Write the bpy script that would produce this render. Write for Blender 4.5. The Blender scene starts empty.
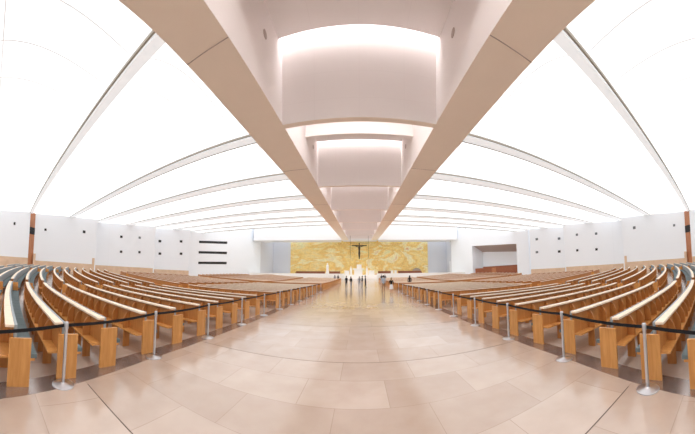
import bpy, bmesh, math, random
from mathutils import Vector, Matrix
random.seed(7)
sc = bpy.context.scene
col = sc.collection
PI = math.pi

# ------------------------------------------------------------------ materials
def new_mat(name):
    m = bpy.data.materials.new(name); m.use_nodes = True
    nt = m.node_tree
    return m, nt, nt.nodes['Principled BSDF']

def plain(name, c, rough=.5, metal=0, spec=.5, noise=0, nscale=3, emit=None):
    m, nt, b = new_mat(name)
    b.inputs['Base Color'].default_value = (*c, 1)
    b.inputs['Roughness'].default_value = rough
    b.inputs['Metallic'].default_value = metal
    b.inputs['Specular IOR Level'].default_value = spec
    if noise:
        tc = nt.nodes.new('ShaderNodeTexCoord'); n = nt.nodes.new('ShaderNodeTexNoise')
        n.inputs['Scale'].default_value = nscale; n.inputs['Detail'].default_value = 5
        nt.links.new(tc.outputs['Object'], n.inputs['Vector'])
        mx = nt.nodes.new('ShaderNodeMix'); mx.data_type = 'RGBA'
        mx.inputs['A'].default_value = (*[v*(1-noise) for v in c], 1)
        mx.inputs['B'].default_value = (*[min(1, v*(1+noise)) for v in c], 1)
        nt.links.new(n.outputs['Fac'], mx.inputs['Factor'])
        nt.links.new(mx.outputs['Result'], b.inputs['Base Color'])
    if emit:
        b.inputs['Emission Color'].default_value = (*emit[0], 1)
        b.inputs['Emission Strength'].default_value = emit[1]
    return m

def wood(name, c1, c2, rough=.38, scale=(9, 9, .9), axis_swap=False):
    m, nt, b = new_mat(name)
    tc = nt.nodes.new('ShaderNodeTexCoord'); mp = nt.nodes.new('ShaderNodeMapping')
    mp.inputs['Scale'].default_value = scale
    n = nt.nodes.new('ShaderNodeTexNoise'); n.inputs['Scale'].default_value = 2.2
    n.inputs['Detail'].default_value = 6; n.inputs['Distortion'].default_value = .6
    r = nt.nodes.new('ShaderNodeValToRGB')
    r.color_ramp.elements[0].position = .3; r.color_ramp.elements[0].color = (*c1, 1)
    r.color_ramp.elements[1].position = .7; r.color_ramp.elements[1].color = (*c2, 1)
    nt.links.new(tc.outputs['Object'], mp.inputs['Vector']); nt.links.new(mp.outputs[0], n.inputs['Vector'])
    nt.links.new(n.outputs['Fac'], r.inputs['Fac']); nt.links.new(r.outputs[0], b.inputs['Base Color'])
    b.inputs['Roughness'].default_value = rough
    return m

def floor_material():
    m, nt, b = new_mat('polished_limestone')
    tc = nt.nodes.new('ShaderNodeTexCoord'); mp = nt.nodes.new('ShaderNodeMapping')
    mp.inputs['Location'].default_value = (.35, .1, 0)
    br = nt.nodes.new('ShaderNodeTexBrick')
    br.inputs['Color1'].default_value = (.515, .415, .345, 1)
    br.inputs['Color2'].default_value = (.60, .505, .435, 1)
    br.inputs['Mortar'].default_value = (.42, .33, .265, 1)
    br.inputs['Scale'].default_value = 1
    br.inputs['Mortar Size'].default_value = .004
    br.inputs['Mortar Smooth'].default_value = .1
    br.inputs['Bias'].default_value = .1
    br.inputs['Brick Width'].default_value = 1.3
    br.inputs['Row Height'].default_value = .85
    br.offset = .42; br.offset_frequency = 2
    nt.links.new(tc.outputs['Object'], mp.inputs['Vector']); nt.links.new(mp.outputs[0], br.inputs['Vector'])
    n = nt.nodes.new('ShaderNodeTexNoise'); n.inputs['Scale'].default_value = 2.2; n.inputs['Detail'].default_value = 7
    nt.links.new(tc.outputs['Object'], n.inputs['Vector'])
    r = nt.nodes.new('ShaderNodeValToRGB')
    r.color_ramp.elements[0].position = .3; r.color_ramp.elements[0].color = (.90, .86, .83, 1)
    r.color_ramp.elements[1].position = .75; r.color_ramp.elements[1].color = (1, 1, 1, 1)
    nt.links.new(n.outputs['Fac'], r.inputs['Fac'])
    mx = nt.nodes.new('ShaderNodeMix'); mx.data_type = 'RGBA'; mx.blend_type = 'MULTIPLY'
    mx.inputs['Factor'].default_value = 1
    nt.links.new(br.outputs['Color'], mx.inputs['A']); nt.links.new(r.outputs[0], mx.inputs['B'])
    # wide expansion joints: every fourth course
    nt.links.new(mx.outputs['Result'], b.inputs['Base Color'])
    b.inputs['Roughness'].default_value = .16
    b.inputs['Specular IOR Level'].default_value = .55
    b.inputs['Coat Weight'].default_value = .45; b.inputs['Coat Roughness'].default_value = .16
    n2 = nt.nodes.new('ShaderNodeTexNoise'); n2.inputs['Scale'].default_value = 5
    nt.links.new(tc.outputs['Object'], n2.inputs['Vector'])
    mr = nt.nodes.new('ShaderNodeMapRange'); mr.inputs['To Min'].default_value = .1; mr.inputs['To Max'].default_value = .24
    nt.links.new(n2.outputs['Fac'], mr.inputs['Value']); nt.links.new(mr.outputs[0], b.inputs['Roughness'])
    return m

def panel_material(name, c, seam, w, h, emit=0, rot=(0, 0, 0), size=.012, rough=.6):
    m, nt, b = new_mat(name)
    tc = nt.nodes.new('ShaderNodeTexCoord'); mp = nt.nodes.new('ShaderNodeMapping')
    mp.inputs['Rotation'].default_value = rot
    br = nt.nodes.new('ShaderNodeTexBrick'); br.offset = 0
    br.inputs['Color1'].default_value = (*c, 1); br.inputs['Color2'].default_value = (*c, 1)
    br.inputs['Mortar'].default_value = (*seam, 1); br.inputs['Scale'].default_value = 1
    br.inputs['Mortar Size'].default_value = size; br.inputs['Brick Width'].default_value = w
    br.inputs['Row Height'].default_value = h; br.inputs['Mortar Smooth'].default_value = .2
    nt.links.new(tc.outputs['Object'], mp.inputs['Vector']); nt.links.new(mp.outputs[0], br.inputs['Vector'])
    nt.links.new(br.outputs['Color'], b.inputs['Base Color'])
    b.inputs['Roughness'].default_value = rough
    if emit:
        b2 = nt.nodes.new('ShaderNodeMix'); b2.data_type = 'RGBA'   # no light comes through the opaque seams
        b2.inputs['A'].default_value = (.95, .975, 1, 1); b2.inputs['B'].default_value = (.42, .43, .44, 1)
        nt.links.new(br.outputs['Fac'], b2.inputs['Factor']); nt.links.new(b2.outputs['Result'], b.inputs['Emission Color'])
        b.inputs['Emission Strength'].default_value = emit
    return m

def mural_material():
    m, nt, b = new_mat('gilded_mosaic')
    tc = nt.nodes.new('ShaderNodeTexCoord')
    mp = nt.nodes.new('ShaderNodeMapping'); mp.inputs['Scale'].default_value = (.035, .035, .075)
    mp.inputs['Rotation'].default_value = (0, .5, 0)
    n = nt.nodes.new('ShaderNodeTexNoise'); n.inputs['Scale'].default_value = 2.1; n.inputs['Detail'].default_value = 4
    n.inputs['Distortion'].default_value = 2.4
    nt.links.new(tc.outputs['Object'], mp.inputs['Vector']); nt.links.new(mp.outputs[0], n.inputs['Vector'])
    r = nt.nodes.new('ShaderNodeValToRGB'); e = r.color_ramp.elements
    e[0].position = .28; e[0].color = (.86, .90, .55, 1)
    e[1].position = .40; e[1].color = (.95, .74, .30, 1)
    for p, c in ((.46, (.95, .70, .22)), (.52, (.90, .58, .14)), (.57, (.96, .78, .34)), (.64, (.95, .87, .55)), (.72, (.80, .45, .20))):
        q = e.new(p); q.color = (*c, 1)
    nt.links.new(n.outputs['Fac'], r.inputs['Fac'])
    v = nt.nodes.new('ShaderNodeTexVoronoi'); v.inputs['Scale'].default_value = 5
    nt.links.new(tc.outputs['Object'], v.inputs['Vector'])
    hs = nt.nodes.new('ShaderNodeHueSaturation'); hs.inputs['Saturation'].default_value = .95
    mr = nt.nodes.new('ShaderNodeMapRange'); mr.inputs['To Min'].default_value = .82; mr.inputs['To Max'].default_value = 1.12
    sp = nt.nodes.new('ShaderNodeSeparateColor')
    nt.links.new(v.outputs['Color'], sp.inputs[0]); nt.links.new(sp.outputs[0], mr.inputs['Value'])
    nt.links.new(mr.outputs[0], hs.inputs['Value']); nt.links.new(r.outputs[0], hs.inputs['Color'])
    nt.links.new(hs.outputs[0], b.inputs['Base Color'])
    b.inputs['Roughness'].default_value = .4; b.inputs['Metallic'].default_value = 0.0
    return m

M = {}
M['floor'] = floor_material()
M['joint'] = plain('dark_joint_mortar', (.10, .07, .055), .8)
M['strip'] = plain('polished_brown_granite', (.46, .41, .39), .22, .75, .8, .2, 5)
M['wall'] = panel_material('white_plaster_wall', (.89, .94, .99), (.85, .90, .95), 2.4, 1.2, 0, (PI/2, 0, 0), .006, .7)
M['white'] = plain('white_painted_plaster', (.88, .90, .93), .7)
M['grey_wall'] = plain('pale_grey_plaster', (.72, .74, .79), .7)
M['dado'] = wood('pale_maple_cladding', (.66, .47, .32), (.76, .57, .41), .5, (.5, .5, .5))
M['beam'] = plain('bounce_tinted_concrete', (.98, .88, .78), .75, 0, .3, .02, 1.5)  # warm floor bounce on pale concrete put into the base colour
M['beam_in'] = panel_material('pale_pink_concrete', (.87, .83, .82), (.83, .79, .78), 2.2, 1.3, 0, (PI/2, 0, 0), .01, .75)
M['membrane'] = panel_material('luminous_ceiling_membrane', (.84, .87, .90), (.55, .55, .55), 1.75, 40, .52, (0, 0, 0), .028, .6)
M['truss'] = plain('glowing_white_truss_casing', (.86, .87, .88), .5, emit=((.86, .94, 1), .24))  # glow added to the casing so the trusses look bright; no lamp inside
M['rail'] = plain('grey_lighting_rail', (.42, .39, .34), .5)
M['glass'] = plain('skylight_glazing', (.95, .95, 1), .5, emit=((1, .985, .97), 4.2))
M['glass_dim'] = plain('frosted_skylight_glazing', (.9, .9, .95), .5, emit=((1, .985, .97), 2.6))
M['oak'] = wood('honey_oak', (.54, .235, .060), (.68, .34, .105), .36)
M['oak_dark'] = wood('dark_oak_veneer', (.46, .18, .045), (.56, .25, .07), .45)  # darker oak for backrests, dividers and supports
M['rail_wood'] = wood('pale_oak_top', (.84, .67, .49), (.92, .79, .63), .42, (3, 3, 3))
M['cushion'] = plain('teal_grey_upholstery', (.16, .205, .215), .9, 0, .2, .12, 12)
M['pad'] = plain('blue_grey_upholstery', (.34, .39, .42), .9, 0, .2, .1, 9)
M['steel'] = plain('brushed_steel', (.62, .63, .66), .28, .85)
M['black'] = plain('black_webbing', (.006, .006, .008), .8)
M['mural'] = mural_material()
M['stone'] = plain('white_limestone', (.88, .86, .82), .5)
M['brown'] = wood('dark_red_brown_timber', (.24, .07, .03), (.36, .12, .055), .4, (1, 1, 4))
M['doorwood'] = wood('red_brown_door_timber', (.40, .15, .065), (.52, .22, .10), .4, (1, 1, .4))
M['bronze'] = plain('dark_bronze', (.035, .028, .022), .4, .6)
M['vent'] = plain('black_vent_opening', (.01, .01, .012), .6)
M['vent_grey'] = plain('grey_vent_grille', (.16, .18, .20), .6)
M['soffit'] = plain('taupe_soffit', (.50, .42, .39), .7)
M['dome'] = plain('weathered_stone', (.35, .28, .22), .8, noise=.3, nscale=4)

# ------------------------------------------------------------------ helpers
EYE, PITCH, ROLL = 1.8, .0632, .0044
SP, CP = math.sin(PITCH), math.cos(PITCH)
def C(x, y, z):
    """ceiling frame: the roof rises gently towards the altar; z is metres above eye level at the camera"""
    return Vector((x, y*CP - z*SP, EYE + y*SP + z*CP))

def g(x, y):
    """the nave floor is level along the aisle and rises gently outwards and towards the altar"""
    def sm(v, w=3): return v*v/(2*w) if 0 < v < w else (v - w/2 if v > 0 else 0)
    k = .043 if y < 8 else (.027 if y > 32 else .043-.016*(y-8)/24)
    return .030*sm(y-34) + k*sm(abs(x)-9)

class MB:
    def __init__(s): s.v = []; s.f = []; s.mi = []
    def add(s, vs, fs, mi=0):
        o = len(s.v); s.v += [tuple(v) for v in vs]
        s.f += [tuple(i+o for i in f) for f in fs]; s.mi += [mi]*len(fs)
    def hexa(s, p, mi=0):
        s.add(p, [(0,3,2,1),(4,5,6,7),(0,1,5,4),(1,2,6,5),(2,3,7,6),(3,0,4,7)], mi)
    def box(s, x0, x1, y0, y1, z0, z1, mi=0, T=None):
        p = [(x0,y0,z0),(x1,y0,z0),(x1,y1,z0),(x0,y1,z0),(x0,y0,z1),(x1,y0,z1),(x1,y1,z1),(x0,y1,z1)]
        if T: p = [T(*q) for q in p]
        s.hexa(p, mi)
    def cyl(s, cx, cy, z0, z1, r0, r1=None, n=20, mi=0):
        r1 = r0 if r1 is None else r1
        a = [(cx+r0*math.cos(2*PI*i/n), cy+r0*math.sin(2*PI*i/n), z0) for i in range(n)]
        b = [(cx+r1*math.cos(2*PI*i/n), cy+r1*math.sin(2*PI*i/n), z1) for i in range(n)]
        s.add(a+b, [tuple(range(n))[::-1], tuple(range(n, 2*n))] + [(i, (i+1) % n, n+(i+1) % n, n+i) for i in range(n)], mi)
    def lathe(s, cx, cy, prof, n=24, mi=0):
        vs = []; fs = []
        for r, z in prof:
            for i in range(n):
                vs.append((cx+r*math.cos(2*PI*i/n), cy+r*math.sin(2*PI*i/n), z))
        for k in range(len(prof)-1):
            for i in range(n):
                fs.append((k*n+i, k*n+(i+1) % n, (k+1)*n+(i+1) % n, (k+1)*n+i))
        fs.append(tuple(range(n))[::-1]); fs.append(tuple(range((len(prof)-1)*n, len(prof)*n)))
        s.add(vs, fs, mi)
    def loft(s, rings, mi=0, caps=True):
        k = len(rings[0]); vs = [v for r in rings for v in r]; fs = []
        for j in range(len(rings)-1):
            for i in range(k):
                fs.append((j*k+i, j*k+(i+1) % k, (j+1)*k+(i+1) % k, (j+1)*k+i))
        if caps:
            fs.append(tuple(range(k))[::-1]); fs.append(tuple(range((len(rings)-1)*k, len(rings)*k)))
        s.add(vs, fs, mi)
    def build(s, name, mats, parent=None, loc=None, bevel=0, smooth=False):
        if not isinstance(mats, (list, tuple)): mats = [mats]
        me = bpy.data.meshes.new(name)
        loc = Vector(loc) if loc is not None else (Vector(parent['origin']) if parent is not None and 'origin' in parent else Vector((0,0,0)))
        me.from_pydata([tuple(Vector(v)-loc) for v in s.v], [], s.f)
        for m in mats: me.materials.append(m)
        for p, i in zip(me.polygons, s.mi): p.material_index = i
        bm = bmesh.new(); bm.from_mesh(me); bmesh.ops.recalc_face_normals(bm, faces=bm.faces)
        if smooth:
            for f in bm.faces: f.smooth = True
        bm.to_mesh(me); bm.free()
        if smooth:
            try: me.set_sharp_from_angle(angle=math.radians(40))
            except Exception: pass
        o = bpy.data.objects.new(name, me); col.objects.link(o)
        if parent is not None and 'origin' in parent and parent.parent is None: o['origin'] = parent['origin']
        if parent is not None: o.parent = parent
        else: o.location = loc
        if bevel:
            md = o.modifiers.new('bevel', 'BEVEL'); md.width = bevel; md.segments = 2; md.limit_method = 'ANGLE'
        return o

def struct(o): o['kind'] = 'structure'; return o
def tag(o, label, cat, group=None):
    o['label'] = label; o['category'] = cat
    if group: o['group'] = group
    return o
def thing(name, loc, label, cat, group=None):
    o = bpy.data.objects.new(name, None); col.objects.link(o)
    o.location = loc; o['origin'] = list(loc); o.empty_display_size = .1
    return tag(o, label, cat, group)
ORD = ['first','second','third','fourth','fifth','sixth','seventh','eighth','ninth','tenth','eleventh','twelfth',
       'thirteenth','fourteenth','fifteenth','sixteenth','seventeenth','eighteenth','nineteenth','twentieth',
       'twenty-first','twenty-second','twenty-third','twenty-fourth']

# ------------------------------------------------------------------ floor
mb = MB()
xs = [-42+2*i for i in range(43)]; ys = [-16+2*i for i in range(53)]
mb.add([(x, y, g(x, y)) for y in ys for x in xs],
       [(j*43+i, j*43+i+1, (j+1)*43+i+1, (j+1)*43+i) for j in range(52) for i in range(42)])
struct(mb.build('floor', M['floor'], smooth=True))
mb = MB()
mb.box(-3.35, 3.2, 1.592, 1.606, -.02, .0015); mb.box(-3.9, 3.9, 4.99, 5.005, -.02, .0015)
mb.box(-4.1, 4.1, 8.4, 8.412, -.02, .0015)
struct(mb.build('trim_1', M['joint']))

def lerp_tab(tab, y):
    if y <= tab[0][0]: return tab[0][1]
    for (a, b), (c, d) in zip(tab, tab[1:]):
        if y <= c: return b + (d-b)*(y-a)/(c-a)
    return tab[-1][1]
END_L = [(-4, 2.9), (-.5, 3.2), (.7, 3.45), (1.5, 3.62), (2.5, 3.88), (3.6, 4.08), (4.6, 4.2), (5.7, 4.28), (6.7, 4.36), (8.8, 4.42), (36, 4.42), (46, 3.95), (60, 3.85)]
END_R = [(-4, 2.8), (-.5, 3.05), (.7, 3.32), (1.5, 3.5), (2.4, 3.7), (3.4, 3.92), (4.4, 4.0), (5.4, 4.06), (6.5, 4.12), (8.8, 4.25), (36, 4.35), (46, 3.9), (60, 3.8)]
STRIP = [(-5, 2.45), (-.5, 2.9), (.3, 3.1), (1.2, 3.32), (2.3, 3.58), (3.2, 3.74), (5, 3.85), (8, 3.93), (14, 3.97), (30, 4.0)]
mb_n = 0
for side, off in ((-1, .03), (1, -.08)):
    mb = MB(); pts = [-4+.5*i for i in range(60)]
    vs = []
    for y in pts:
        x0 = lerp_tab(STRIP, y)+off; w = .42
        vs += [(side*x0, y, .003), (side*(x0+w), y, .003), (side*x0, y, -.03), (side*(x0+w), y, -.03)]
    fs = []
    for i in range(len(pts)-1):
        a = i*4; b = a+4
        fs += [(a, a+1, b+1, b), (a, b, b+2, a+2), (a+1, a+3, b+3, b+1)]
    mb.add(vs, fs); mb_n += 1
    struct(mb.build('trim_%d' % (mb_n+1), M['strip']))

# ------------------------------------------------------------------ pews
YC = 80.0
def row_point(side, R, a, u, z):
    r = R-u; x = side*r*math.sin(a); y = YC - r*math.cos(a)
    return Vector((x, y, z+g(x, y)))
def arc_box(mb, side, R, a0, a1, u0, u1, z0, z1, step=1.1, du_top=0, round_top=False, mi=0):
    n = max(1, int(round((a1-a0)*R/step)))
    rings = []
    for i in range(n+1):
        a = a0+(a1-a0)*i/n
        rings.append([row_point(side, R, a, u0, z0), row_point(side, R, a, u1, z0),
                      row_point(side, R, a, u1+du_top, z1), row_point(side, R, a, u0+du_top, z1)])
    mb.loft(rings, mi)
def fin_box(mb, side, R, a, t, prof):
    """a vertical board across the row at angle a with the given (u, z) outline"""
    d = t/2/R
    A = [row_point(side, R, a-d, u, z) for u, z in prof]; B = [row_point(side, R, a+d, u, z) for u, z in prof]
    mb.loft([A, B])
FIN = [(-.29, .43), (-.13, .43), (-.13, .80), (-.20, .80), (-.26, .72), (-.29, .62)]
SUP = [(-.27, .0), (-.11, .0), (-.11, .40), (-.27, .40)]
PANEL = [(-.16, 0), (.17, 0), (.17, .71), (-.16, .71)]

def make_pew(side, y0, x0, x1, label, group, detail):
    R = YC-y0
    a0 = math.asin(x0/R); a1 = math.asin(min(.93, x1/R))
    loc = row_point(side, R, a0, 0, 0)
    t = thing('pew', loc, label, 'pew', group)
    e = .045/R
    for a in (a0+.025/R, a1-.025/R):
        m = MB(); fin_box(m, side, R, a, .045, PANEL); o = m.build('end_panel', M['oak'], t, bevel=.006 if detail == 2 else 0)
    step = 1.1 if detail == 2 else 1.6
    m = MB(); arc_box(m, side, R, a0+e*.2, a1-e*.2, -.235, -.10, .865, .90, step); m.build('top_rail', M['rail_wood'], t)
    m = MB(); arc_box(m, side, R, a0+e, a1-e, -.13, -.105, .40, .865, step)
    L = (a1-a0)*R; n = max(2, int(round(L/.6)))
    angs = [a0+e+(a1-a0-2*e)*i/n for i in range(1, n)]
    if detail == 1:
        for a in angs: fin_box(m, side, R, a, .03, FIN)
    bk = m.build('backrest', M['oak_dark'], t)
    m = MB(); arc_box(m, side, R, a0+e, a1-e, -.31, -.13, .40, .428, step); m.build('book_shelf', M['oak'], t)
    m = MB(); arc_box(m, side, R, a0+e, a1-e, -.105, .24, .37, .405, step)
    if detail < 2:
        for a in angs: fin_box(m, side, R, a, .03, SUP)
    st = m.build('seat', M['oak'], t)
    if detail >= 1:
        m = MB(); arc_box(m, side, R, a0+e, a1-e, -.094, -.05, .48, .895, step); m.build('backrest_pad', M['pad'], bk)
    if detail == 2:
        for a in angs:
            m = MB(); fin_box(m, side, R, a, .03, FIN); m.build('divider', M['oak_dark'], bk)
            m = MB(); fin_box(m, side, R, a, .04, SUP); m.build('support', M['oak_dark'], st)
        nc = max(2, int(round(L/.55)))
        for i in range(nc):
            b0 = a0+e+(a1-a0-2*e)*i/nc; b1 = a0+e+(a1-a0-2*e)*(i+1)/nc
            m = MB(); arc_box(m, side, R, b0+.008/R, b1-.008/R, -.058, .27, .405, .465, 2)
            m.build('seat_cushion', M['cushion'], st)
    elif detail == 1:
        m = MB(); arc_box(m, side, R, a0+e, a1-e, -.058, .27, .405, .465, step); m.build('seat_cushion', M['cushion'], st)
    return t

near_rows = [9.55, 8.5, 7.45, 6.4, 5.35, 4.27, 3.22, 2.1, 1.24, .45, -.35, -1.2, -2.1, -3.0]
mid_rows = [12.1+1.03*k for k in range(12)][::-1]
far_rows = [28.2+1.03*k for k in range(21)][::-1]
WALLX = [(-5, 33.4), (5.5, 33.2), (17, 34.6), (19, 37), (31, 35.6), (40, 33.6), (60, 33)]
def seg_names(side):
    s = 'left' if side < 0 else 'right'
    return s
for side in (-1, 1):
    s = seg_names(side); END = END_L if side < 0 else END_R
    for block, rows in (('near', near_rows), ('middle', mid_rows), ('far', far_rows)):
        for k, y0 in enumerate(rows):
            R = YC-y0
            for si, (a, b, place) in enumerate(((None, 11.3, 'beside the central aisle'), (12.5, 24.6, 'between the side aisles'), (26.0, 31.6, 'along the side wall'))):
                x0 = lerp_tab(END, y0+.1) if a is None else a
                x1 = b
                if si == 2:
                    if R*.75 < 28.5 or (block == 'near' and y0 < -2.5): continue
                    x1 = min(b, R*.75)
                if si == 1:
                    x1 = min(b, R*.76)
                    if block == 'near' and y0 < -2.5: continue
                if si == 0 and block == 'near' and y0 < -1.0 and False: continue
                det = 2 if (block == 'near' and si == 0) else (2 if block == 'near' and si == 1 and -1.5 < y0 < 3.5 else (1 if block == 'near' or (block == 'middle' and si == 0) else 0))
                cush = 'blue-grey padded ' if block == 'near' else ''
                label = 'curved %soak pew %s, %s %s block, %s from altar' % (cush, place, s, block, ORD[k])
                make_pew(side, y0, x0, x1, label, '%s block pews %s' % (s+' '+block, place), det)

# ------------------------------------------------------------------ rope posts
def belt_mesh(p, q, zt, sag):
    m = MB(); n = 14; rings = []
    d = (q-p).normalized(); nrm = Vector((-d.y, d.x, 0))*.0015
    for i in range(n+1):
        t = i/n; c = p.lerp(q, t); z = zt - sag*4*t*(1-t)
        rings.append([c-nrm+Vector((0, 0, z-.025)), c+nrm+Vector((0, 0, z-.025)), c+nrm+Vector((0, 0, z+.025)), c-nrm+Vector((0, 0, z+.025))])
    m.loft(rings); return m
PL = [(-2.72, -.95), (-3.42, 1.22), (-3.8, 3.3), (-3.98, 5.4), (-4.08, 7.55), (-4.15, 9.75), (-4.17, 11.9), (-4.19, 14.0), (-4.2, 16.2), (-4.2, 18.4), (-4.2, 20.6), (-4.2, 22.8), (-4.2, 25.2)]
PR = [(2.6, -.85), (3.2, 1.29), (3.6, 3.2), (3.77, 5.3), (3.84, 7.35), (3.9, 9.45), (3.95, 11.55), (4.0, 13.8), (4.06, 16.0), (4.1, 18.2), (4.1, 20.3), (4.1, 22.6), (4.1, 25.0)]
for nm, P in (('left', PL), ('right', PR)):
    for i, (x, y) in enumerate(P):
        if i == 0: lb = 'steel rope post on the %s of the aisle at the camera, outside the frame' % nm
        else: lb = '%s steel rope post with black belt along %s aisle edge' % ('nearest' if i == 1 else ORD[i-1]+' nearest', nm)
        if i == 0:
            lb = 'steel belt post at %s frame edge holding the near end of the black belt' % nm
        t = thing('barrier_post', (x, y, 0), lb, 'barrier post', '%s row of belt barrier posts' % nm)
        m = MB(); m.lathe(x, y, [(.17, .003), (.17, .014), (.155, .022), (.04, .034), (.028, .045)], 28); m.build('base', M['steel'], t, smooth=True)
        m = MB(); m.cyl(x, y, .04, .86, .026, n=18); m.build('pole', M['steel'], t, smooth=True)
        m = MB(); m.lathe(x, y, [(.033, .855), (.033, .945), (.028, .955), (.004, .957)], 18); m.build('belt_cassette', M['steel'], t, smooth=True)
        if i < len(P)-1:
            q = P[i+1]
            belt_mesh(Vector((x, y, 0)), Vector((x+(q[0]-x)*.981, y+(q[1]-y)*.981, 0)), .905, .022 if i else .015).build('belt', M['black'], t)

# ------------------------------------------------------------------ roof: two main beams, cross diaphragms, trusses, membranes
def outer_x(y): return lerp_tab([(-14, 5.0), (0, 5.15), (3.4, 5.38), (6.3, 5.6), (9, 5.76), (13, 5.9), (20, 5.95), (80, 5.95)], y)
nb = 3
for side in (-1, 1):
    mb = MB(); ys_ = [-14, -8, -4, 0, 3.4, 6.3, 9, 13, 20, 30, 40, 50, 60, 70, 80]
    rings = []
    for y in ys_:
        o_ = outer_x(y); i_ = 3.86
        rings.append([C(side*i_, y, 7.0), C(side*o_, y, 7.0), C(side*o_, y, 11.6), C(side*i_, y, 11.6)])
    mb.loft(rings)
    nb += 1
    ob = struct(mb.build('trim_%d' % nb, [M['beam'], M['beam_in']]))
    for p in ob.data.polygons:   # inner cheeks are clad in paler panels
        if abs(p.normal.x) > .9 and p.normal.x*side < 0: p.material_index = 1
    # expansion joints in the underside
    mb = MB()
    for y in (6.25, 17.5, 29, 41):
        mb.box(side*3.87, side*(outer_x(y)-.005), y-.012, y+.012, 6.985, 7.02, T=C)
    nb += 1
    struct(mb.build('trim_%d' % nb, M['soffit']))
    # round loudspeaker grille in the inner cheek
    for k, yy in enumerate((9.15, 19.4)):
        mb = MB(); n = 20; c = [C(side*(3.86-.03*j), yy+.17*math.cos(2*PI*i/n), 9.55+.17*math.sin(2*PI*i/n)) for j in (-1, 1) for i in range(n)]
        mb.loft([c[:n], c[n:]])
        o = mb.build('ceiling_speaker', M['soffit'])
        tag(o, 'round grey speaker in %s inner cheek of roof channel, %s' % ('left' if side < 0 else 'right', ('before the first cross wall', 'beyond the first cross wall')[k]), 'speaker', 'speakers in the roof channel')

W = 3.86
diaph = [1.1-10.3, 1.1, 11.4, 21.7, 32.0, 42.4, 52.8, 63.2, 73.6]
for k, y in enumerate(diaph):
    mb = MB(); mb.box(-W, W, y, y+.36, 6.93, 12.4, T=C); nb += 1
    o = struct(mb.build('trim_%d' % nb, [M['beam_in'], M['beam']]))
    for p in o.data.polygons:
        if p.normal.z < -.9: p.material_index = 1
    # edge lip
    yb = y-5.1
    mb = MB(); mb.box(-W, W, yb, yb+.45, 8.95, 11.6, T=C); nb += 1
    struct(mb.build('trim_%d' % nb, M['beam_in']))
    # flat roof of the channel and the glazed slot against the diaphragm
    mb = MB(); mb.box(-W, W, (diaph[k-1]+2.6 if k else -14), y-.55, 10.85, 11.05, T=C); nb += 1
    struct(mb.build('trim_%d' % nb, M['beam_in']))
    mb = MB(); mb.box(-W, W, y-.6, y, 12.0, 12.05, T=C)
    struct(mb.build('window_%d' % (k+1), M['glass'] if y < 70 else M['beam_in']))
    mb = MB(); mb.box(-W, W, y-.60, y-.55, 10.85, 12.0, T=C); nb += 1
    struct(mb.build('trim_%d' % nb, M['beam_in']))
    mb = MB(); mb.box(-W, W, y+.36, y+2.6, 11.0, 11.05, T=C)
    struct(mb.build('window_%d' % (k+12), M['glass_dim'] if y < 70 else M['beam_in']))

tr = [-9.4, -2.2, 4.75, 12.0, 18.3, 25.0, 31.2, 36.8, 41.8, 46.2]
tw = [.38, .38, .40, .85, 1.4, 1.5, 1.5, 1.4, 1.3, .8]
def bend(y, x):   # the trusses sweep slightly towards the altar near the wall
    return y + .0017*max(0, abs(x)-6)**2 * max(0, 1-abs(y-4)/14)
NX = 14
for side in (-1, 1):
    for k, y in enumerate(tr):
        wd = tw[k]
        X = [5.2+(40-5.2)*i/NX for i in range(NX+1)]
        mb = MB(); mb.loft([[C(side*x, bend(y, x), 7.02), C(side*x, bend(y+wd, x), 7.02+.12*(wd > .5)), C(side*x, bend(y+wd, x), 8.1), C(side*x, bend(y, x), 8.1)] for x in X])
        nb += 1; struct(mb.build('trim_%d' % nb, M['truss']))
        mb = MB(); mb.loft([[C(side*x, bend(y-.10, x), 7.06), C(side*x, bend(y-.03, x), 7.06), C(side*x, bend(y-.03, x), 7.16), C(side*x, bend(y-.10, x), 7.16)] for x in X])
        mb.loft([[C(side*x, bend(y+wd+.005, x), 7.1), C(side*x, bend(y+wd+.03, x), 7.1), C(side*x, bend(y+wd+.03, x), 7.3), C(side*x, bend(y+wd+.005, x), 7.3)] for x in X])
        nb += 1; struct(mb.build('trim_%d' % nb, M['rail']))
    # membranes between the trusses: each bay a shallow vault that flattens towards the wall
    mb = MB(); n = 12; NM = 20
    for (ya, yb, wd) in zip([-15]+tr, tr, [.3]+tw):
        vs = []
        for i in range(NM+1):
            x = 5.2+(40-5.2)*i/NM; fl = max(0, 1-(max(0, x-6)/28)**2)
            for j in range(n+1):
                t = j/n; yy = ya+wd-.02+(yb-ya-wd+.02)*t
                vs.append(C(side*x, bend(yy, x), 7.14+.3*fl + .85*math.sin(PI*t**.8)*fl))
        fs = [(i*(n+1)+j, (i+1)*(n+1)+j, (i+1)*(n+1)+j+1, i*(n+1)+j+1) for i in range(NM) for j in range(n)]
        mb.add(vs, fs)
    o = mb.build('ceiling', M['membrane'], smooth=True); struct(o)
# clerestory ceiling over the presbytery
mb = MB(); mb.box(-42, -5.9, 47, 90, 12.0, 12.2, T=C); mb.box(5.9, 42, 47, 90, 12.0, 12.2, T=C); mb.box(-5.9, 5.9, 73.9, 90, 12.0, 12.2, T=C)
mb.box(-42, -5.2, 47, 47.15, 8.0, 12.1, T=C); mb.box(5.2, 42, 47, 47.15, 8.0, 12.1, T=C)
struct(mb.build('ceiling', M['membrane']))

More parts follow.
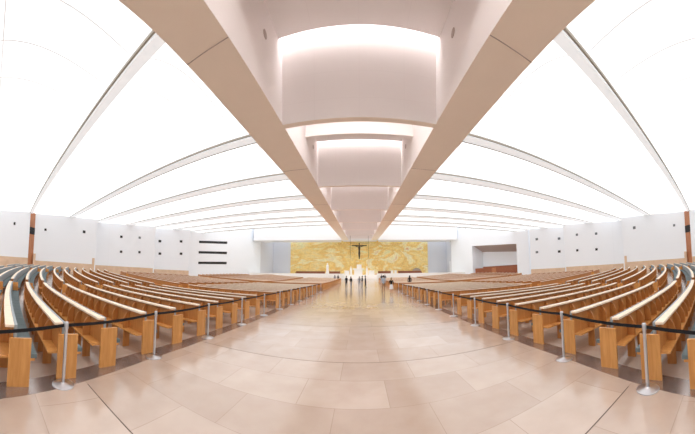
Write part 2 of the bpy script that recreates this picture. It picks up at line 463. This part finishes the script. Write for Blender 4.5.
# header over the presbytery
def arc_wall(mb, r, t0, t1, z0f, z1f, th=.5, n=8):
    rings = []
    for i in range(n+1):
        a = t0+(t1-t0)*i/n
        rings.append([C(r*math.sin(a), r*math.cos(a), z0f), C((r+th)*math.sin(a), (r+th)*math.cos(a), z0f),
                      C((r+th)*math.sin(a), (r+th)*math.cos(a), z1f), C(r*math.sin(a), r*math.cos(a), z1f)])
    mb.loft(rings)
mb = MB(); arc_wall(mb, 76, -.45, -.0785, 6.66, 12.1, 9); nb += 1; struct(mb.build('trim_%d' % nb, M['white']))
mb = MB(); arc_wall(mb, 76, .0785, .412, 6.66, 12.1, 9); nb += 1; struct(mb.build('trim_%d' % nb, M['white']))
mb = MB(); mb.box(-5.95, 5.95, 80, 86, 6.9, 12.1, T=C); nb += 1; struct(mb.build('trim_%d' % nb, M['white']))

# ------------------------------------------------------------------ walls
def wall_slab(mb, p, q, z0, z1, th=.6, holes=None):
    d = Vector((q[0]-p[0], q[1]-p[1], 0)).normalized(); n = Vector((d.y, -d.x, 0))
    mid = Vector(((p[0]+q[0])/2, (p[1]+q[1])/2, 0))
    if n.dot(mid-Vector((0, 30, 0))) < 0: n = -n      # outwards
    P = Vector((*p, 0)); Q = Vector((*q, 0))
    for z in (0,):
        v = [P, Q, Q+n*th, P+n*th]
        mb.hexa([a+Vector((0, 0, z0)) for a in v]+[a+Vector((0, 0, z1)) for a in v])
def topz(y): return EYE + y*SP + 10.5
segsL = [((-32.2, -14.5), (-33.55, 5.5), 2.7), ((-34.41, 6.39), (-35.89, 17.0), 2.4), ((-38.79, 18.5), (-36.95, 30.7), 2.35), ((-39.1, 32.7), (-35.2, 39.7), 2.2), ((-36.98, 42.06), (-33.2, 73.8), 2.2)]
segsR = [((32.2, -14.5), (33.55, 5.5), 2.6), ((34.41, 6.39), (35.81, 17.15), 2.45), ((38.7, 18.7), (36.8, 30.8), 2.3), ((38.96, 32.9), (35.79, 40.44), 2.2)]
def wall_side(name, segs, side):
    mb = MB()
    for (p, q, dz) in segs:
        wall_slab(mb, p, q, -.3, topz(q[1]))
    # returns closing the steps between the slabs
    for (a, b) in zip(segs, segs[1:]):
        p = a[1]; q = b[0]
        x0, x1 = sorted((abs(p[0]), abs(q[0])))
        if a is segs[0]: continue
        mb.hexa([Vector((side*(x0), p[1]-.02, -.3)), Vector((side*(x1+.6), p[1]-.02, -.3)), Vector((side*(x1+.6), q[1]+.3, -.3)), Vector((side*x0, q[1]+.3 if False else p[1]+.3, -.3)),
                 Vector((side*(x0), p[1]-.02, topz(q[1]))), Vector((side*(x1+.6), p[1]-.02, topz(q[1]))), Vector((side*(x1+.6), q[1]+.3, topz(q[1]))), Vector((side*x0, p[1]+.3, topz(q[1])))])
    struct(mb.build('wall_'+name, M['wall']))
    mb = MB()
    for (p, q, dz) in segs[:4]:
        c = Vector((0, 30, 0)); P = Vector((*p, 0)); Q = Vector((*q, 0)); d = (Q-P).normalized(); n = Vector((d.y, -d.x, 0))
        if n.dot((P+Q)/2-c) < 0: n = -n
        v = [P-n*.05, Q-n*.05, Q, P]
        mb.hexa([a+Vector((0, 0, -.2)) for a in v]+[a+Vector((0, 0, dz)) for a in v])
        if q[1] > 10:    # the taller clad pier end at each step
            v = [Q-n*.09-d*.35, Q-n*.09+d*.06, Q+n*.8+d*.06, Q+n*.8-d*.35]
            if abs(q[0]) > 34 and q[1] < 20:
                mb.hexa([a+Vector((0, 0, -.2)) for a in v]+[a+Vector((0, 0, dz+1.05)) for a in v])
    struct(mb.build('baseboard_'+name, M['dado']))
wall_side('left', segsL, -1)
wall_side('right', segsR, 1)
# timber door recesses near the camera
for i, side in enumerate((-1, 1)):
    mb = MB(); mb.hexa([Vector((side*33.55, 5.45, 0)), Vector((side*34.6, 5.45, 0)), Vector((side*35.4, 6.5, 0)), Vector((side*34.42, 6.42, 0)),
                        Vector((side*33.55, 5.45, 11)), Vector((side*34.6, 5.45, 11)), Vector((side*35.4, 6.5, 11)), Vector((side*34.42, 6.42, 11))])
    o = struct(mb.build('door_%d' % (i+1), M['doorwood']))
    mb = MB(); mb.hexa([Vector((side*(33.60), 5.52, 6.2)), Vector((side*33.58, 5.6, 6.2)), Vector((side*34.2, 6.28, 6.2)), Vector((side*34.25, 6.2, 6.2)),
                        Vector((side*(33.60), 5.52, 7.2)), Vector((side*33.58, 5.6, 7.2)), Vector((side*34.2, 6.28, 7.2)), Vector((side*34.25, 6.2, 7.2))])
    mb2 = MB(); mb2.hexa([Vector((side*(33.52), 5.56, 6.2)), Vector((side*34.34, 6.42, 6.2)), Vector((side*34.42, 6.36, 6.2)), Vector((side*33.6, 5.5, 6.2)),
                          Vector((side*(33.52), 5.56, 7.2)), Vector((side*34.34, 6.42, 7.2)), Vector((side*34.42, 6.36, 7.2)), Vector((side*33.6, 5.5, 7.2))])
    mb2.build('transom_vent', M['vent'], o)
    # pale pier foot beside the door
    mb = MB(); mb.box(min(side*34.0, side*34.9), max(side*34.0, side*34.9), 6.36, 6.7, 0, 3.4); nb += 1
    struct(mb.build('trim_%d' % nb, M['dado']))
# right wall with the balcony niche
A = Vector((36.94, 42.09, 0)); B = Vector((30.0, 73.6, 0)); d = (B-A).normalized(); n = Vector((d.y, -d.x, 0))
if n.x < 0: n = -n
def RW(s, o, z): return A+d*s+n*o+Vector((0, 0, z))
Lr = (B-A).length; s0, s1 = 3.9, 21.0; zs, zt0, zt1 = .6, 8.75, 10.0
mb = MB()
def rwbox(mb, a, b, o0, o1, z0a, z1a, z0b=None, z1b=None):
    z0b = z0a if z0b is None else z0b; z1b = z1a if z1b is None else z1b
    mb.hexa([RW(a, o0, z0a), RW(b, o0, z0b), RW(b, o1, z0b), RW(a, o1, z0a), RW(a, o0, z1a), RW(b, o0, z1b), RW(b, o1, z1b), RW(a, o1, z1a)])
rwbox(mb, 0, s0, 0, .6, -.2, topz(45)); rwbox(mb, s1, Lr, 0, .6, -.2, topz(65)); rwbox(mb, s0, s1, 0, .6, zt0, topz(45), zt1, topz(65))
rwbox(mb, s0-.4, s1+.4, 4.2, 4.6, -.2, 11); rwbox(mb, s0-.3, s0, .6, 4.2, -.2, 11); rwbox(mb, s1, s1+.3, .6, 4.2, -.2, 11)
rwbox(mb, -3.5, 0.05, 0.2, .6, -.2, topz(42))
struct(mb.build('wall_front_right', M['wall']))
mb = MB(); mb.hexa([RW(s0, .6, zt0), RW(s1, .6, zt1), RW(s1, 4.2, zt1-1.7), RW(s0, 4.2, zt0-1.7), RW(s0, .6, zt0+.3), RW(s1, .6, zt1+.3), RW(s1, 4.2, zt1+.3), RW(s0, 4.2, zt0+.3)]); nb += 1
struct(mb.build('trim_%d' % nb, M['soffit']))
mb = MB(); rwbox(mb, s0, s1, .6, 4.2, -.1, 1.2); nb += 1
struct(mb.build('trim_%d' % nb, M['dado']))
t = thing('choir_stall', RW((s0+s1)/2, 3.5, 1.2), 'dark red-brown timber choir stall filling the bottom of the right wall niche', 'choir stall')
m = MB(); rwbox(m, s0+.05, s1-.3, 3.9, 4.1, 1.2, 3.7); m.build('back_panel', M['brown'], t)
m = MB(); rwbox(m, s0+.05, s1-.3, .7, .85, 1.2, 3.2); m.build('front_panel', M['brown'], t)
m = MB(); rwbox(m, s0+.05, s1-.3, 3.2, 3.9, 1.2, 1.65); m.build('bench', M['brown'], t)
m = MB(); rwbox(m, 12, 13.6, .62, .7, 1.2, 3.2); m.build('centre_panel', M['doorwood'], t)

mb = MB(); mb.box(-42, 42, 86.2, 86.8, -.3, 22); struct(mb.build('wall_front', M['grey_wall']))
mb = MB(); mb.box(-33.9, -33.3, 73.4, 86.4, -.3, 22); mb.box(-42, -33.3, 73.4, 74, -.3, 22); mb.box(33.2, 33.8, 73.4, 86.4, -.3, 22); mb.box(30.0, 42, 73.4, 74, -.3, 22)
struct(mb.build('wall_front_side', M['grey_wall']))
mb = MB(); mb.box(-41, 41, -15.2, -14.6, -.3, 17); struct(mb.build('wall_back', M['white']))

# flush door on the right beside the niche
m = MB(); m.box(33.05, 33.2, 79, 83, 2.6, 6.6); m2 = m.build('door_3', M['white']); struct(m2)

# vents: small square openings in the side walls
def on_wall(segs, y, side):
    for p, q, _ in segs:
        if min(p[1], q[1]) <= y <= max(p[1], q[1]):
            t = (y-p[1])/(q[1]-p[1]); x = p[0]+(q[0]-p[0])*t
            d = Vector((q[0]-p[0], q[1]-p[1], 0)).normalized(); n = Vector((d.y, -d.x, 0))
            if n.x*side > 0: n = -n
            return Vector((x, y, 0)), d, n
vents = [(-1, 3.25, 7.44, 0, 'left wall slab nearest the camera'), (-1, 8.1, 7.15, 0, 'left wall slab after the door, nearer the door'), (-1, 14.8, 7.62, 0, 'left wall slab after the door, farther from the door'),
 (-1, 23.5, 8.0, 0, 'third left slab, upper near'), (-1, 27.4, 8.24, 1, 'third left slab, upper far'), (-1, 23.6, 5.15, 0, 'third left slab, lower near'), (-1, 27.5, 5.37, 0, 'third left slab, lower far'),
 (-1, 33.7, 8.35, 0, 'fourth left slab, upper near'), (-1, 37.9, 8.65, 0, 'fourth left slab, upper far'), (-1, 33.8, 5.63, 0, 'fourth left slab, lower near'), (-1, 38.0, 5.9, 0, 'fourth left slab, lower far'),
 (1, 8.1, 7.5, 1, 'right wall slab before the door, nearer the door'), (1, 15, 8.0, 1, 'right wall slab before the door, farther from the door'),
 (1, 23.9, 8.3, 1, 'third right slab, upper near'), (1, 28, 8.55, 1, 'third right slab, upper far'), (1, 24, 5.3, 0, 'third right slab, lower near'), (1, 28.1, 5.46, 0, 'third right slab, lower far'),
 (1, 33.9, 8.6, 1, 'fourth right slab, upper near'), (1, 38.8, 8.96, 1, 'fourth right slab, upper far'), (1, 34, 5.77, 0, 'fourth right slab, lower near'), (1, 38.9, 6.02, 1, 'fourth right slab, lower far')]
for side, y, z, gk, lab in vents:
    P, d, n = on_wall(segsL if side < 0 else segsR, y, side)
    z = z+(.0 if y > 20 else 0)
    hw, hh = (.17, .17) if y > 5 else (.13, .2)
    if y > 10: hw, hh = .24, .22
    if y > 30: hw, hh = .3, .25
    m = MB(); c = P+Vector((0, 0, z))
    def q(a, b, o): return c+d*a+n*o+Vector((0, 0, b))
    m.hexa([q(-hw, -hh, -.05), q(hw, -hh, -.05), q(hw, -hh, .03), q(-hw, -hh, .03), q(-hw, hh, -.05), q(hw, hh, -.05), q(hw, hh, .03), q(-hw, hh, .03)])
    o = m.build('wall_vent', M['vent_grey'] if gk else M['vent'], loc=c)
    tag(o, 'small %s square vent on %s' % ('grey' if gk else 'black', lab), 'vent', 'square vents in the side walls')
# three long black slots on the far left wall
def wl(s, z, o=0):
    a = Vector((-36.98, 42.06, 0)); b = Vector((-33.7, 69.5, 0)); dd = (b-a).normalized(); nn = Vector((dd.y, -dd.x, 0))
    if nn.x < 0: nn = -nn
    return a+dd*s+nn*o+Vector((0, 0, z))
for k, (z0, z1) in enumerate(((9.42, 10.5), (6.85, 7.62), (4.25, 4.8))):
    m = MB(); a, b, h = 2.75, 13.7, .32
    m.hexa([wl(a, z0-h*.9, -.05), wl(b, z1-h*1.05, -.05), wl(b, z1-h*1.05, .03), wl(a, z0-h*.9, .03), wl(a, z0+h*.9, -.05), wl(b, z1+h*1.05, -.05), wl(b, z1+h*1.05, .03), wl(a, z0+h*.9, .03)])
    o = m.build('wall_slot', M['vent'], loc=wl(8, (z0+z1)/2))
    tag(o, '%s of three long black horizontal slots in the far left white wall' % ('top', 'middle', 'bottom')[k], 'wall slot', 'black wall slots')

# ------------------------------------------------------------------ presbytery
def disc_sector(mb, r, z0, z1, a0=-1.25, a1=1.25, n=40, back=86.3):
    pts = [(r*math.sin(a0+(a1-a0)*i/n), YC+4-r*math.cos(a0+(a1-a0)*i/n)) for i in range(n+1)]
    pts = [(x, min(y, back)) for x, y in pts]
    poly = pts+[(pts[-1][0], back), (pts[0][0], back)]
    k = len(poly)
    mb.loft([[(x, y, z0) for x, y in poly], [(x, y, z1) for x, y in poly]])
mb = MB()
mb.box(-33.6, 34.5, 66.8, 86.3, .5, 2.0)
mb.box(-33.6, -4.5, 66.3, 66.8, .5, 2.35); mb.box(4.8, 34.5, 66.3, 66.8, .5, 2.35)
for k in range(6):
    mb.box(-4.5, 4.8, 63.9+.4*k, 66.9, .8, 1.1+.15*(k+1))
struct(mb.build('floor_presbytery', M['stone']))
m = MB(); m.box(-26.1, 25.5, 85.95, 86.1, 2.02, 14.55)
o = m.build('mural', M['mural'], loc=(0, 86, 8)); tag(o, 'wide gilded mosaic mural in golden and lime swirls covering the altar wall', 'mural')
def slab(name, label, cat, x0, x1, y0, y1, z0, z1, mat, group=None, parts=None):
    t = thing(name, ((x0+x1)/2, (y0+y1)/2, z0), label, cat, group)
    for p in parts: MBp = MB(); [MBp.box(*b) for b in p[1]]; MBp.build(p[0], p[2] if len(p) > 2 else mat, t)
    return t
for lb, x0, x1 in (('long dark brown bench wall under the mural, leftmost of four', -23.1, -12.4), ('short dark brown bench wall right of the white statue', -10.9, -7.0),
                   ('dark brown bench wall under the mural right of the altar', 6.35, 10.95), ('long dark brown bench wall under the mural at far right', 13.5, 22.2)):
    slab('clergy_bench', lb, 'bench', x0, x1, 82.5, 83.5, 2, 3.3, M['brown'], 'dark benches under the mural',
         [('backrest', [(x0, x1, 83.3, 83.5, 2.0, 3.3)]), ('seat', [(x0, x1, 82.6, 83.3, 2.3, 2.5)]), ('end_panel', [(x0, x0+.15, 82.55, 83.3, 2, 2.9)]), ('end_panel', [(x1-.15, x1, 82.55, 83.3, 2, 2.9)])])
# altar table
t = thing('altar', (-.4, 68.6, 2), 'low wide white stone altar table at the head of the aisle', 'altar')
m = MB(); m.box(-2.1, 1.1, 68.0, 69.2, 3.55, 3.85); m.build('table_top', M['stone'], t)
m = MB(); m.box(-1.7, .7, 68.2, 69.0, 2.0, 3.55); m.build('pedestal', M['stone'], t)
t = thing('presidential_chair', (-.25, 74, 2), 'tall white stone throne with high back behind the altar table', 'chair')
m = MB(); m.box(-1.0, .5, 74.3, 74.6, 2.0, 5.3); m.build('backrest', M['stone'], t)
m = MB(); m.box(-1.1, .6, 73.5, 74.3, 2.0, 3.0); m.build('seat', M['stone'], t)
for x, l in ((-2.6, 'left'), (2.0, 'right')):
    t = thing('candle_pillar', (x, 68.5, 2), 'white stone pillar with slim candle just %s of the altar table' % l, 'pillar', 'white pillars flanking the altar')
    m = MB(); m.box(x-.28, x+.28, 68.2, 68.8, 2.0, 3.9); m.build('shaft', M['stone'], t)
    m = MB(); m.cyl(x, 68.5, 3.9, 4.5, .1, n=12); m.build('candle', M['stone'], t)
for x0, x1, l in ((-4.4, -3.1, 'left'), (2.5, 4.1, 'right')):
    t = thing('lectern', ((x0+x1)/2, 68, 2), 'low white stone lectern at the %s end of the altar group' % l, 'lectern', 'white lecterns of the altar')
    m = MB(); m.box(x0, x1, 67.7, 68.5, 2.0, 3.0); m.build('body', M['stone'], t)
    m = MB(); m.hexa([(x0-.1, 67.6, 3.0), (x1+.1, 67.6, 3.0), (x1+.1, 68.6, 3.15), (x0-.1, 68.6, 3.15), (x0-.1, 67.6, 3.06), (x1+.1, 67.6, 3.06), (x1+.1, 68.6, 3.25), (x0-.1, 68.6, 3.25)]); m.build('top', M['stone'], t)
for x, l in ((9.15, 'nearer the aisle'), (10.2, 'farther from the aisle')):
    t = thing('flower_pedestal', (x, 67, 2), 'slim white pedestal right of the altar, %s' % l, 'pedestal', 'white pedestals right of altar')
    m = MB(); m.box(x-.3, x+.3, 66.9, 67.4, 1.9, 3.1); m.build('shaft', M['stone'], t)
    m = MB(); m.box(x-.38, x+.38, 66.85, 67.45, 3.1, 3.22); m.build('cap', M['stone'], t)
# half dome stone behind the right benches
m = MB(); m.lathe(20.7, 84.6, [(1.75, 2.0), (1.75, 2.9), (1.6, 3.5), (1.2, 4.0), (.6, 4.25), (.02, 4.33)], 24)
m.v = [(x, 84.75+(y-84.6)*.6, z) for x, y, z in m.v]; o = m.build('boulder', M['dome'], loc=(20.7, 84.6, 2), smooth=True); tag(o, 'rounded weathered grey-brown boulder behind the far right bench wall', 'boulder')

# ------------------------------------------------------------------ figures
def skin_mesh(name, verts, edges, radii, mats, assign, loc, parent=None, sub=1, root=0):
    me = bpy.data.meshes.new(name); me.from_pydata(verts, edges, [])
    o = bpy.data.objects.new(name, me); col.objects.link(o)
    md = o.modifiers.new('skin', 'SKIN'); md.use_smooth_shade = True
    for i, r in enumerate(radii):
        sv = me.skin_vertices[0].data[i]; sv.radius = (r, r) if not isinstance(r, tuple) else r; sv.use_root = (i == root)
    if sub: s = o.modifiers.new('sub', 'SUBSURF'); s.levels = sub; s.render_levels = sub
    dg = bpy.context.evaluated_depsgraph_get(); dg.update()
    m2 = bpy.data.meshes.new_from_object(o.evaluated_get(dg)); o.modifiers.clear(); o.data = m2; bpy.data.meshes.remove(me)
    for m in mats: m2.materials.append(m)
    for p in m2.polygons: p.material_index = assign(p.center); p.use_smooth = True
    o.location = loc
    return o

SKIN = plain('skin', (.50, .30, .21), .6)
def person(x, y, z, label, rot, shirt, trousers, hair, long_hair=False, bag=None, stride=.12, seated=False, scale=1.0, sleeves=True, skirt=None):
    V = []; E = []; Rr = []
    def a(p, r, par=None):
        V.append(tuple(c*scale for c in p)); Rr.append(tuple(q*scale for q in r) if isinstance(r, tuple) else r*scale)
        if par is not None: E.append((par, len(V)-1))
        return len(V)-1
    pel = a((0, 0, .96), (.14, .105)); w = a((0, 0, 1.10), (.125, .095), pel); ch = a((0, .0, 1.28), (.16, .11), w); sh = a((0, 0, 1.42), (.12, .08), ch)
    nk = a((0, 0, 1.50), .052, sh); j = a((0, .01, 1.57), (.062, .07), nk); hd = a((0, .015, 1.65), (.074, .09), j); tp = a((0, .01, 1.715), (.05, .062), hd)
    a((0, .105, 1.625), .014, hd)     # nose
    for s in (-1, 1):
        so = a((s*.18, 0, 1.40), .055, sh); el = a((s*.24, -.02, 1.13), .042, so); fr = .12 if s > 0 else .05
        wr = a((s*.245, fr, .90), .027, el); pm = a((s*.245, fr+.02, .83), (.018, .036), wr)
        for k, (dy, ln) in enumerate(((-.028, .06), (-.01, .075), (.01, .07), (.027, .055))):
            f1 = a((s*.245, fr+.025+dy, .79), .009, pm); f2 = a((s*.24, fr+.03+dy, .79-ln*.6), .008, f1); a((s*.23, fr+.035+dy, .79-ln), .007, f2)
        t1 = a((s*.232, fr+.058, .835), .010, pm); a((s*.225, fr+.07, .795), .009, t1)
        dy = stride*s
        if seated:
            hp = a((s*.09, .02, .93), .085, pel); kn = a((s*.11, .42, .95), .062, hp); an = a((s*.11, .42, .56), .042, kn); a((s*.11, .56, .51), .036, an)
        else:
            hp = a((s*.09, 0, .88), .088, pel); kn = a((s*.10, dy*.6+.03, .50), .06, hp); an = a((s*.10, dy, .09), .042, kn); a((s*.11, dy+.15, .035), .034, an)
    ca, sa = math.cos(rot), math.sin(rot)
    def assign(c):
        zz = c.z/scale; ax = abs(c.x/scale)
        if zz > 1.47: return 0
        if ax > .19 and zz < (1.0 if sleeves else 1.22): return 0
        if zz > .95 or (ax > .19): return 1
        if zz < .075: return 3
        return 2
    zoff = z-(.50 if seated else 0)*scale
    t = tag(skin_mesh('person', V, E, Rr, [SKIN, shirt, trousers, M['black']], assign, (x, y, zoff)), label, 'person')
    t.rotation_euler = (0, 0, rot)
    m = MB()
    prof = [(.02, 1.765), (.06, 1.75), (.088, 1.70), (.098, 1.65), (.09, 1.60), (.06, 1.565)] if not long_hair else [(.02, 1.765), (.06, 1.75), (.09, 1.70), (.10, 1.62), (.10, 1.52), (.085, 1.42), (.05, 1.36)]
    m.lathe(0, -.02*scale, [(r*scale, zz*scale) for r, zz in prof], 14)
    h = m.build('hair', hair, smooth=True); h.parent = t
    if skirt:
        m = MB(); m.lathe(0, 0, [(.13*scale, 1.02*scale), (.17*scale, .9*scale), (.22*scale, .5*scale), (.20*scale, .5*scale)], 18)
        s_ = m.build('skirt', skirt, smooth=True); s_.parent = t
    if bag:
        m = MB(); m.box(-.14, .14, -.26, -.11, 1.05, 1.42); b_ = m.build('backpack', bag, bevel=.03)
        b_.parent = None; b_.location = (x, y, zoff); b_.rotation_euler = (0, 0, rot)
        tag(b_, 'dark backpack on the back of the ' + label[:40].split(' walking')[0], 'backpack')
    return t
DK = plain('dark_navy_cloth', (.02, .022, .03), .9); BK = plain('black_cloth', (.01, .01, .012), .9)
LB = plain('pale_blue_shirt', (.42, .50, .58), .9); KH = plain('khaki_cloth', (.30, .19, .11), .9)
GR = plain('grey_cloth', (.22, .23, .26), .9); WH = plain('white_cloth', (.72, .72, .74), .9); RD = plain('dark_red_cloth', (.25, .03, .04), .9)
HD = plain('dark_hair', (.02, .013, .01), .7); HB = plain('brown_hair', (.12, .06, .03), .7); HG = plain('fair_hair', (.40, .26, .12), .7)
person(2.42, 24.5, 0, 'person in pale blue shirt and khaki trousers walking up the aisle toward altar', 0, LB, KH, HD, scale=1.03, stride=.14)
person(3.05, 23.0, 0, 'person with fair hair, black top and white skirt walking beside right pews', .1, BK, SKIN, HG, long_hair=True, scale=.90, stride=.1, skirt=WH)
person(-1.98, 34.2, 0, 'person in black standing leftmost of the group in the aisle', 2.6, BK, DK, HD, scale=1.0, stride=.03)
person(-1.32, 34.5, 0, 'person in black top with red sleeve side standing second from left in aisle', -2.4, BK, GR, HB, scale=.95, stride=.03, long_hair=True)
person(-.10, 35.8, g(0, 35.8), 'slim person in grey standing alone at the centre of the aisle', 0, GR, GR, HB, scale=.93, stride=.05)
person(.32, 35.0, g(0, 35), 'person in black jacket standing second from right of the aisle group', 1.8, BK, GR, HD, scale=1.0, stride=.03)
person(.78, 34.6, 0, 'person in dark clothes with grey trousers, rightmost of the aisle group', -1.4, DK, DK, HD, scale=1.02, stride=.06)
person(6.35, 29.85, .47+g(6, 30), 'person in black seated in the front of the far right pew block', 0, BK, BK, HD, seated=True, scale=1.02, long_hair=True)
for xx, yy, lb in ((4.25, 46.75, 'person in black seated at the aisle end of the far right block'), (4.95, 46.8, 'person seated second from the aisle in the far right block'),
                   (-4.35, 46.75, 'person in black seated at the aisle end of the far left block'), (-5.0, 46.8, 'person in grey seated second from aisle in the far left block')):
    person(xx, yy, .44+g(xx, yy), lb, 0, GR if xx < -4.5 else BK, DK, HD, seated=True, scale=.92)

# white statue of a robed standing figure
m = MB()
m.lathe(-9.5, 68.5, [(.42, 2.55), (.46, 2.7), (.38, 3.2), (.34, 3.9), (.36, 4.3), (.40, 4.55), (.30, 4.8), (.13, 4.92), (.15, 5.02), (.2, 5.15), (.19, 5.3), (.1, 5.42), (.02, 5.45)], 20)
t = thing('statue', (-9.5, 68.5, 2), 'white statue of a robed standing figure left of the altar', 'statue')
m.build('robed_figure', M['stone'], t, smooth=True)
m = MB(); m.box(-9.95, -9.05, 68.1, 68.9, 2.0, 2.55); m.build('plinth', M['stone'], t)
m = MB(); m.loft([[(-9.5+sx*.3, 68.15, 4.45), (-9.5+sx*.22, 68.1, 4.55), (-9.5+sx*.3, 68.3, 4.6)] for sx in (-1, 1)]); m.build('folded_arms', M['stone'], t)

# hanging crucifix
t = thing('crucifix', (-.17, 66, 6.4), 'dark bronze crucifix with figure hanging over the altar before the golden mural', 'crucifix')
m = MB(); m.box(-.30, -.04, 66.05, 66.25, 6.4, 10.95); m.box(-2.29, 1.93, 66.05, 66.25, 10.1, 10.36); m.build('cross', M['bronze'], t)
V = []; E = []; Rr = []
def a(p, r, par=None):
    V.append(p); Rr.append(r)
    if par is not None: E.append((par, len(V)-1))
    return len(V)-1
k = 1.0
pel = a((0, 0, 8.35), (.26, .18)); w = a((0, -.04, 8.75), (.22, .16), pel); ch = a((0, -.08, 9.35), (.33, .2), w); sh = a((0, -.05, 9.8), (.26, .15), ch); nk = a((0, -.08, 10.0), .1, sh)
hd = a((.05, -.16, 10.25), .17, nk); tp = a((.06, -.16, 10.42), .1, hd)
for s in (-1, 1):
    so = a((s*.4, -.03, 9.85), .12, sh); el = a((s*1.0, -.02, 10.02), .09, so); wr = a((s*1.6, 0, 10.2), .06, el); a((s*1.78, 0, 10.25), .06, wr)
    hp = a((s*.14, -.03, 8.1), .18, pel); kn = a((s*.12, -.16, 7.4), .13, hp); an = a((s*.07, -.03, 6.75), .08, kn); a((s*.06, -.1, 6.55), .07, an)
o = skin_mesh('corpus', V, E, Rr, [M['bronze']], lambda c: 0, (0, 0, 0), sub=1)
o.data.transform(Matrix.Translation((0, 0, -6.4))); o.parent = t; o.location = (0, -.12, 0)
m = MB()
for x in (-2.72, 2.38): m.cyl(x, 66.1, 6.7, 13.0, .035, n=8)
m.box(-2.72, 2.38, 66.07, 66.13, 10.93, 10.99)
m.build('hanging_cable', M['bronze'], t)

# mullions of the clerestory above the last truss
for k, x in enumerate((-29, -22.5, -16.5, -10.5, 10.5, 16.5, 22.5, 29)):
    m = MB(); m.box(x-.06, x+.06, 46.8, 47.0, 7.0, 9.0, T=C)
    nb += 1; struct(m.build('trim_%d' % nb, M['rail']))

# ------------------------------------------------------------------ light
w = bpy.data.worlds.new('world'); sc.world = w; w.use_nodes = True
w.node_tree.nodes['Background'].inputs[0].default_value = (.8, .9, 1, 1)
w.node_tree.nodes['Background'].inputs[1].default_value = 1.0

# ------------------------------------------------------------------ camera
cam = bpy.data.cameras.new('camera'); co = bpy.data.objects.new('camera', cam); col.objects.link(co)
co.location = (0, 0, EYE)
co.rotation_mode = 'XYZ'
Rm = Matrix.Rotation(ROLL, 4, 'Y') @ Matrix.Rotation(PI/2+PITCH, 4, 'X')
co.rotation_euler = Rm.to_euler('XYZ')
cam.type = 'PANO'
F = 236.0; CX, CY = 360.0, 260.6
tgt = cam if hasattr(cam, 'panorama_type') else cam.cycles
tgt.panorama_type = 'CENTRAL_CYLINDRICAL'
for k_, v_ in (('u_min', -CX/F), ('u_max', (695-CX)/F), ('v_min', -(434-CY)/F), ('v_max', CY/F)):
    setattr(tgt, 'central_cylindrical_range_'+k_, v_)
tgt.central_cylindrical_radius = 1.0
cam.clip_start = .05; cam.clip_end = 400
sc.camera = co
sc.view_settings.view_transform = 'Standard'; sc.view_settings.look = 'None'
sc.cycles.diffuse_bounces = 8
sc.view_settings.exposure = 1.07; sc.view_settings.gamma = 1
